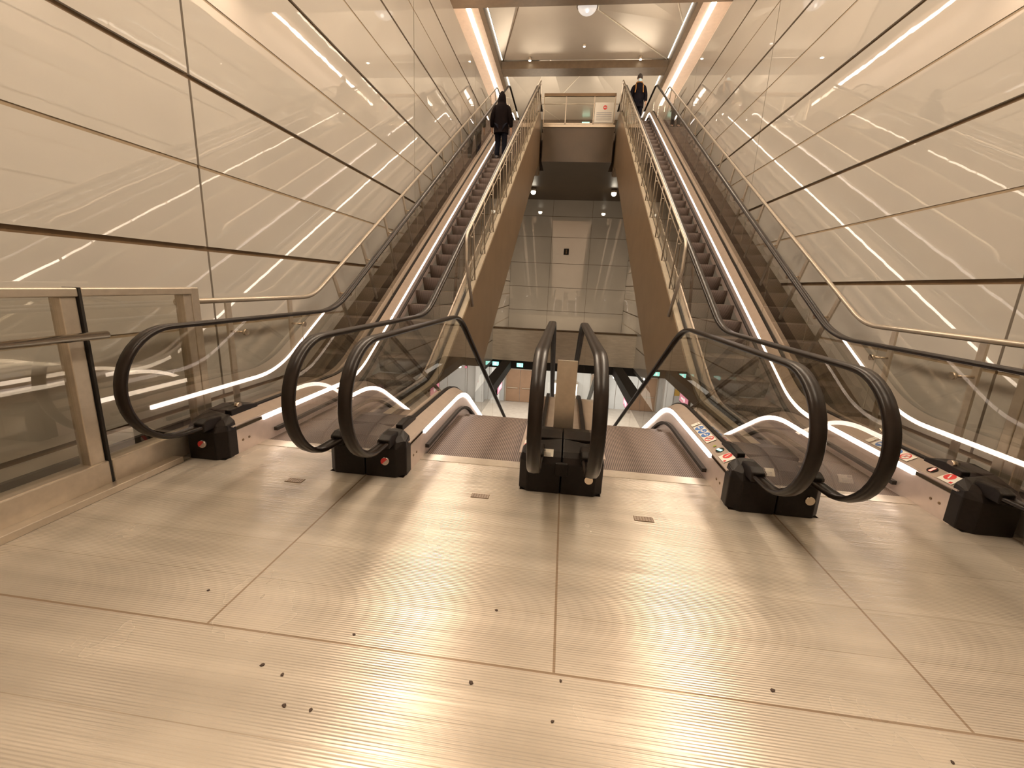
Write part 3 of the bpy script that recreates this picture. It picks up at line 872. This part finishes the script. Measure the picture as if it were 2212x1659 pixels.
# small pictogram on the back wall
t = thing('wall_sign', 'small black square pictogram sign on the far glossy wall', 'sign', (-.2, YB-.03, 3.95))
link('plate', B(-.17, .17, 0, .025, -.2, .2), M['black'], t)
bm = bmesh.new(); disc(bm, (0, -.006, .09), (0, 1, 0), .05, .01); box(bm, -.045, .045, -.01, 0, -.13, .03); link('figure_mark', bm, M['clad'], t)

# ------------------------------------------------------------------ lower level
t = thing('double_door', 'brown double door with push bars in the white lower wall', 'door', (-2.9, YB-.02, -6.8))
link('frame', (lambda b: (box(b, -1.12, -1.02, -.06, .02, 0, 2.5), box(b, 1.02, 1.12, -.06, .02, 0, 2.5), box(b, -1.12, 1.12, -.06, .02, 2.42, 2.52), b)[3])(bmesh.new()), M['steel'], t)
for s in (-1, 1):
    d = link('leaf', B(min(s*.01, s*1.02), max(s*.01, s*1.02), -.04, .0, .02, 2.42), M['door'], t)
    link('push_bar', B(min(s*.15, s*.95), max(s*.15, s*.95), -.10, -.06, 1.03, 1.09), M['steel_bright'], d)
for x, lab in ((-3.75, 'small lit green exit sign left of the other one on the black bulkhead'), (-2.35, 'small lit green exit sign in the middle of the black bulkhead')):
    t = thing('exit_sign', lab, 'exit sign', (x, 23.9, -2.82))
    link('box', B(-.2, .2, 0, .04, -.13, .13), M['black'], t); link('lit_face', B(-.18, .18, -.012, 0, -.11, .11), M['greensign'], t)
    link('symbol', B(-.05, .02, -.018, -.012, -.07, .07), M['whitelit'], t)
t = thing('exit_sign', 'green lit sign glowing at the far ceiling of the upper landing', 'exit sign', (.45, YB-.1, 11.7))
link('box', B(-.26, .26, 0, .06, -.16, .16), M['black'], t); link('lit_face', B(-.24, .24, -.012, 0, -.14, .14), M['greensign'], t)
for x, y, lab, s in ((-3.0, 20.3, 'pink advertising screen on the left black side beam', -1), (3.0, 18.9, 'pink advertising screen on the right black side beam', 1)):
    t = thing('advertising_screen', lab, 'screen', (x, y, -3.25))
    link('housing', B(-.05, .05, -.75, .75, -.30, .2), M['black'], t)
    link('screen_face', B(-s*.062 if s > 0 else .05, -.05 if s > 0 else .062, -.7, .7, -.25, .15), M['pink'], t)
    bm = bmesh.new(); disc(bm, (-s*.066, -.1, -.05), (1, 0, 0), .1, .006); box(bm, -s*.066-.003, -s*.066+.003, .05, .4, -.09, .0); link('screen_print', bm, M['whitelit'], t)
for x, lab in ((-6.3, 'red square poster on the white lower wall'),):
    tag(link('red_poster', B(x-.3, x+.3, YB-.03, YB, -5.55, -5.0), M['redposter']), lab, 'poster')
tag(link('yellow_poster', B(-5.55, -5.2, YB-.03, YB, -5.5, -5.05), M['yellowposter']), 'small orange poster beside the red square poster', 'poster')
for x, y, z, lab in ((2.6, 23.8, -3.12, 'left of three warm round lamps at the right end of the bulkhead'), (2.95, 23.8, -3.12, 'middle of three warm round lamps at the right end of the bulkhead'), (3.3, 23.8, -3.12, 'right of three warm round lamps at the right end of the bulkhead')):
    t = thing('bulkhead_lamp', lab, 'lamp', (x, y, z))
    bm = bmesh.new(); disc(bm, (0, .05, 0), (0, 1, 0), .09, .1, 14); link('housing', bm, M['black'], t)
    bm = bmesh.new(); disc(bm, (0, -.01, 0), (0, 1, 0), .075, .03, 14); link('lens', bm, M['lampglow'] if x != 2.6 else M['pink'], t)
t = thing('ticket_machine', 'lit white machine standing against the lower wall behind the centre handrails', 'machine', (-.55, YB-.5, -6.8))
link('body', B(-.35, .35, -.3, .3, 0, 1.9), M['steel'], t); link('lit_panel', B(-.3, .3, -.32, -.3, 1.0, 1.8), M['whitelit'], t); link('black_screen', B(-.2, .2, -.335, -.32, .7, .95), M['black'], t)
# white columns beside the door
for x, lab in ((-4.6, 'white square column left of the brown double door'), (2.9, 'white square column right of the centre on the lower level')):
    tag(link('column', B(x-.3, x+.3, 29.6, 30.2, -6.8, -2.8), M['white'], bevel=.01), lab, 'column')

# ------------------------------------------------------------------ floor grilles and crumbs
def grille(x, y, lab):
    t = thing('floor_grille', lab, 'grille', (x, y, 0))
    link('plate', B(-.07, .07, -.035, .035, 0, .002), M['joint'], t)
    bm = bmesh.new()
    for k in range(7): box(bm, -.066+k*.02, -.054+k*.02, -.031, .031, .002, .0035)
    for k in range(4): box(bm, -.066, .066, -.030+k*.0175, -.024+k*.0175, .0035, .0042)
    link('bars', bm, M['deck'], t)
grille(-.615, 3.02, 'small rectangular grille in the floor before the left descending escalator')
grille(.615, 2.92, 'small rectangular grille in the floor before the right descending escalator')
grille(-2.13, 2.97, 'small rectangular grille in the floor before the left outer escalator')
crumbs = [(-1.80, 1.73), (-.93, 1.585), (.92, 1.60), (-.34, 1.43), (.66, 1.02), (-.30, 1.85), (-1.03, 1.22), (-.92, 1.22), (-1.23, 1.37), (-1.12, 1.34), (.0, 1.32), (1.45, 1.40), (-.12, .95), (.03, 1.5)]
first = None
for i, (x, y) in enumerate(crumbs):
    r = .007 + .004*random.random()
    if first is None:
        bm = bmesh.new(); bmesh.ops.create_icosphere(bm, subdivisions=2, radius=1)
        for v in bm.verts: v.co *= 1 + .25*random.uniform(-1, 1)
        bmesh.ops.scale(bm, vec=(1, .7, .35), verts=bm.verts)
        o = first = link('crumb', bm, M['crumb'], smooth=True)
    else:
        o = first.copy(); COL.objects.link(o)
    o.location = (x, y, .002); o.scale = (r, r, r); o.rotation_euler = (0, 0, random.random()*6)
    tag(o, 'tiny dark crumb lying on the metal landing floor', 'crumb', 'crumbs on the landing floor')

# ------------------------------------------------------------------ people
def skin_mesh(nodes, edges, sub=2):
    """nodes: {name: (x, y, z, rx, ry)}; returns a baked mesh grown around the skeleton"""
    me = bpy.data.meshes.new('body'); names = list(nodes)
    me.from_pydata([nodes[n][:3] for n in names], [(names.index(a), names.index(b)) for a, b in edges], [])
    o = bpy.data.objects.new('tmp', me); COL.objects.link(o)
    s = o.modifiers.new('skin', 'SKIN'); s.use_smooth_shade = True
    for i, n in enumerate(names):
        v = me.skin_vertices[0].data[i]; v.radius = nodes[n][3:5]; v.use_root = (i == 0)
    ss = o.modifiers.new('sub', 'SUBSURF'); ss.levels = sub; ss.render_levels = sub
    dg = bpy.context.evaluated_depsgraph_get(); dg.update()
    out = bpy.data.meshes.new_from_object(o.evaluated_get(dg))
    bpy.data.objects.remove(o); 
    for p in out.polygons: p.use_smooth = True
    return out
def person(loc, h, facing, label, style):
    """built about 1.80 high facing -y, then scaled and turned"""
    t = thing('person', label, 'person', loc)
    t.rotation_euler = (0, 0, facing)
    S = h/1.80
    def add(n, me, m, par=t):
        me.transform(Matrix.Scale(S, 4))
        me.materials.clear(); me.materials.append(m)
        o = bpy.data.objects.new(n, me); COL.objects.link(o); o.parent = par; return o
    lx = .10
    st = .0 if style == 'front' else .10       # a slight stride
    N = {'pelvis': (0, 0, .95, .15, .11), 'waist': (0, 0, 1.10, .14, .10), 'chest': (0, .01, 1.30, .17, .115), 'neckb': (0, .02, 1.47, .08, .07), 'neck': (0, .0, 1.53, .055, .055), 'head': (0, -.01, 1.63, .085, .095), 'crown': (0, .0, 1.73, .065, .075),
         'lh': (lx, 0, .88, .10, .10), 'lk': (lx+.01, -.02-st, .50, .07, .07), 'la': (lx+.015, .02-st*.6, .10, .045, .05), 'lt': (lx+.03, -.13-st*.6, .04, .04, .03),
         'rh': (-lx, 0, .88, .10, .10), 'rk': (-lx-.01, -.02+st*.3, .50, .07, .07), 'ra': (-lx-.015, .02+st*.6, .10, .045, .05), 'rt': (-lx-.03, -.13+st*.6, .04, .04, .03),
         'ls': (.19, .02, 1.42, .07, .07), 'le': (.27, .03, 1.13, .052, .052), 'lw': (.285, -.05, .88, .035, .03), 
         'rs': (-.19, .02, 1.42, .07, .07), 're': (-.27, .03, 1.13, .052, .052), 'rw': (-.285, -.05, .88, .035, .03)}
    Ed = [('pelvis', 'waist'), ('waist', 'chest'), ('chest', 'neckb'), ('neckb', 'neck'), ('neck', 'head'), ('head', 'crown'), ('pelvis', 'lh'), ('lh', 'lk'), ('lk', 'la'), ('la', 'lt'), ('pelvis', 'rh'), ('rh', 'rk'), ('rk', 'ra'), ('ra', 'rt'),
          ('chest', 'ls'), ('ls', 'le'), ('le', 'lw'), ('chest', 'rs'), ('rs', 're'), ('re', 'rw')]
    for s, a in ((1, 'l'), (-1, 'r')):
        N[a+'p'] = (s*.285, -.07, .80, .030, .016); Ed.append((a+'w', a+'p'))
        for k, (dx, ln) in enumerate(((-.024, .062), (-.008, .072), (.008, .068), (.024, .052))):
            N[a+'f%d' % k] = (s*.285 + 0.006*s, -.07+dx, .755, .009, .009); N[a+'g%d' % k] = (s*.28, -.075+dx, .755-ln, .008, .008)
            Ed += [(a+'p', a+'f%d' % k), (a+'f%d' % k, a+'g%d' % k)]
        N[a+'th'] = (s*.27, -.112, .80, .010, .010); N[a+'ti'] = (s*.265, -.125, .76, .009, .009); Ed += [(a+'p', a+'th'), (a+'th', a+'ti')]
    body = add('body', skin_mesh(N, Ed), M['skin'])
    # trousers
    n2 = {'pelvis': (0, 0, .95, .17, .13)}
    e2 = []
    for a in ('l', 'r'):
        for k, rr in (('h', .115), ('k', .085), ('a', .068)):
            q = N[a+k]; n2[a+k] = (q[0], q[1], q[2], rr, rr)
        e2 += [('pelvis', a+'h'), (a+'h', a+'k'), (a+'k', a+'a')]
    add('trousers', skin_mesh(n2, e2), M['trouser'])
    for s, a in ((1, 'l'), (-1, 'r')):
        q, r = N[a+'a'], N[a+'t']
        add('shoe', skin_mesh({'c': (q[0], q[1], .15, .062, .062), 'a': (q[0], q[1]+.02, .065, .066, .062), 'b': (r[0], r[1]-.0, .05, .058, .048)}, [('c', 'a'), ('a', 'b')]), M['shoe'])
    # coat: lofted torso with hem, plus sleeves
    bm = bmesh.new()
    hem = .72 if style == 'back' else .70
    secs = [(hem, .225, .165), (.85, .225, .165), (1.0, .215, .16), (1.15, .205, .155), (1.30, .225, .16), (1.42, .225, .145), (1.49, .15, .12), (1.53, .09, .09)]
    rings = []
    for z, a, b in secs: rings.append([bm.verts.new((a*cos(2*pi*k/24), .005 + b*sin(2*pi*k/24), z)) for k in range(24)])
    for p, q in zip(rings, rings[1:]):
        for k in range(24): bm.faces.new((p[k], p[(k+1) % 24], q[(k+1) % 24], q[k]))
    bm.faces.new(rings[0]); bm.faces.new(list(reversed(rings[-1])))
    me = bpy.data.meshes.new('coat'); bm.to_mesh(me); bm.free()
    for p in me.polygons: p.use_smooth = True
    cm = M['coat'] if style == 'back' else M['coat2']
    coat = add('coat', me, cm)
    for s, a in ((1, 'l'), (-1, 'r')):
        q, r, u = N[a+'s'], N[a+'e'], N[a+'w']
        add('sleeve', skin_mesh({'c': (s*.12, .01, 1.40, .09, .09), 's': (q[0], q[1], q[2]-.01, .095, .095), 'e': (r[0], r[1], r[2], .08, .08), 'w': (u[0], u[1], u[2]-.0, .06, .06)}, [('c', 's'), ('s', 'e'), ('e', 'w')]), cm, coat)
    if style == 'back':
        bm = bmesh.new()
        rings = []
        for z, a, b, yo in ((1.46, .15, .13, .01), (1.54, .125, .125, .02), (1.64, .118, .13, .02), (1.73, .10, .11, .02), (1.80, .06, .07, .02), (1.84, .02, .02, .02)):
            rings.append([bm.verts.new((a*cos(2*pi*k/20), yo + b*sin(2*pi*k/20), z)) for k in range(20)])
        for p, q in zip(rings, rings[1:]):
            for k in range(20): bm.faces.new((p[k], p[(k+1) % 20], q[(k+1) % 20], q[k]))
        bm.faces.new(rings[-1]); bm.faces.new(rings[0])
        me = bpy.data.meshes.new('hood'); bm.to_mesh(me); bm.free()
        for p in me.polygons: p.use_smooth = True
        add('hood', me, M['coat'], coat)
    else:
        # knitted cap, mask, hair, eyes, straps
        bm = bmesh.new(); rings = []
        for z, a, b in ((1.68, .098, .108), (1.72, .100, .110), (1.78, .085, .092), (1.83, .045, .05)):
            rings.append([bm.verts.new((a*cos(2*pi*k/20), b*sin(2*pi*k/20), z)) for k in range(20)])
        for p, q in zip(rings, rings[1:]):
            for k in range(20): bm.faces.new((p[k], p[(k+1) % 20], q[(k+1) % 20], q[k]))
        bm.faces.new(rings[-1]); bm.faces.new(rings[0])
        me = bpy.data.meshes.new('cap'); bm.to_mesh(me); bm.free(); add('cap', me, M['hair'])
        bm = bmesh.new(); bmesh.ops.create_uvsphere(bm, u_segments=18, v_segments=12, radius=1); bmesh.ops.scale(bm, vec=(.066, .04, .062), verts=bm.verts); bmesh.ops.translate(bm, vec=(0, -.085, 1.595), verts=bm.verts)
        me = bpy.data.meshes.new('mask'); bm.to_mesh(me); bm.free(); add('face_mask', me, M['mask'])
        for s in (-1, 1):
            bm = bmesh.new(); bmesh.ops.create_uvsphere(bm, u_segments=10, v_segments=8, radius=.012); bmesh.ops.translate(bm, vec=(s*.032, -.098, 1.665), verts=bm.verts)
            me = bpy.data.meshes.new('eye'); bm.to_mesh(me); bm.free(); add('eye', me, M['hair'])
            bm = bmesh.new(); tube(bm, [(s*.115, -.02, 1.50), (s*.135, -.115, 1.44), (s*.13, -.16, 1.30), (s*.15, -.155, 1.16)], .020, 8)
            me = bpy.data.meshes.new('strap'); bm.to_mesh(me); bm.free(); add('backpack_strap', me, M['strap'])
        bm = bmesh.new(); bmesh.ops.create_cube(bm, size=1); bmesh.ops.scale(bm, vec=(.32, .16, .45), verts=bm.verts); bmesh.ops.translate(bm, vec=(0, .235, 1.25), verts=bm.verts)
        bmesh.ops.bevel(bm, geom=list(bm.edges), offset=.05, segments=3, affect='EDGES')
        me = bpy.data.meshes.new('pack'); bm.to_mesh(me); bm.free(); add('backpack', me, M['strap'])
        bm = bmesh.new(); tube(bm, [(.10*cos(a), .01+.10*sin(a), 1.535) for a in [2*pi*k/16 for k in range(17)]], .028, 8)
        me = bpy.data.meshes.new('scarf'); bm.to_mesh(me); bm.free(); add('collar', me, M['strap'])
    return t
nos_up = [(y, z-.258) for y, z in fillet(UP, 1.6, 10)]
def step_z(i): y = 3.74 + .44*i; return y, zat(nos_up, y)
yy, zz = step_z(27)
person((-2.60, yy+.2, zz), 2.04, pi, 'person in a black hooded coat seen from behind, riding up the left outer escalator', 'back')
yy, zz = step_z(36)
person((2.28, yy+.2, zz), 1.92, 0, 'person in dark coat and cap with pale blue face mask on right outer escalator', 'front')

# ------------------------------------------------------------------ everything to metres
done = set()
for o in list(sc.objects):
    o.location = o.location * K
    if o.type == 'MESH':
        for md in o.modifiers:
            if md.type == 'BEVEL': md.width *= K
        if o.data.name not in done:
            done.add(o.data.name)
            if o.name.startswith('crumb'): 
                continue
            o.data.transform(Matrix.Scale(K, 4))
    elif o.type == 'LIGHT':
        o.data.size *= K; o.data.size_y *= K
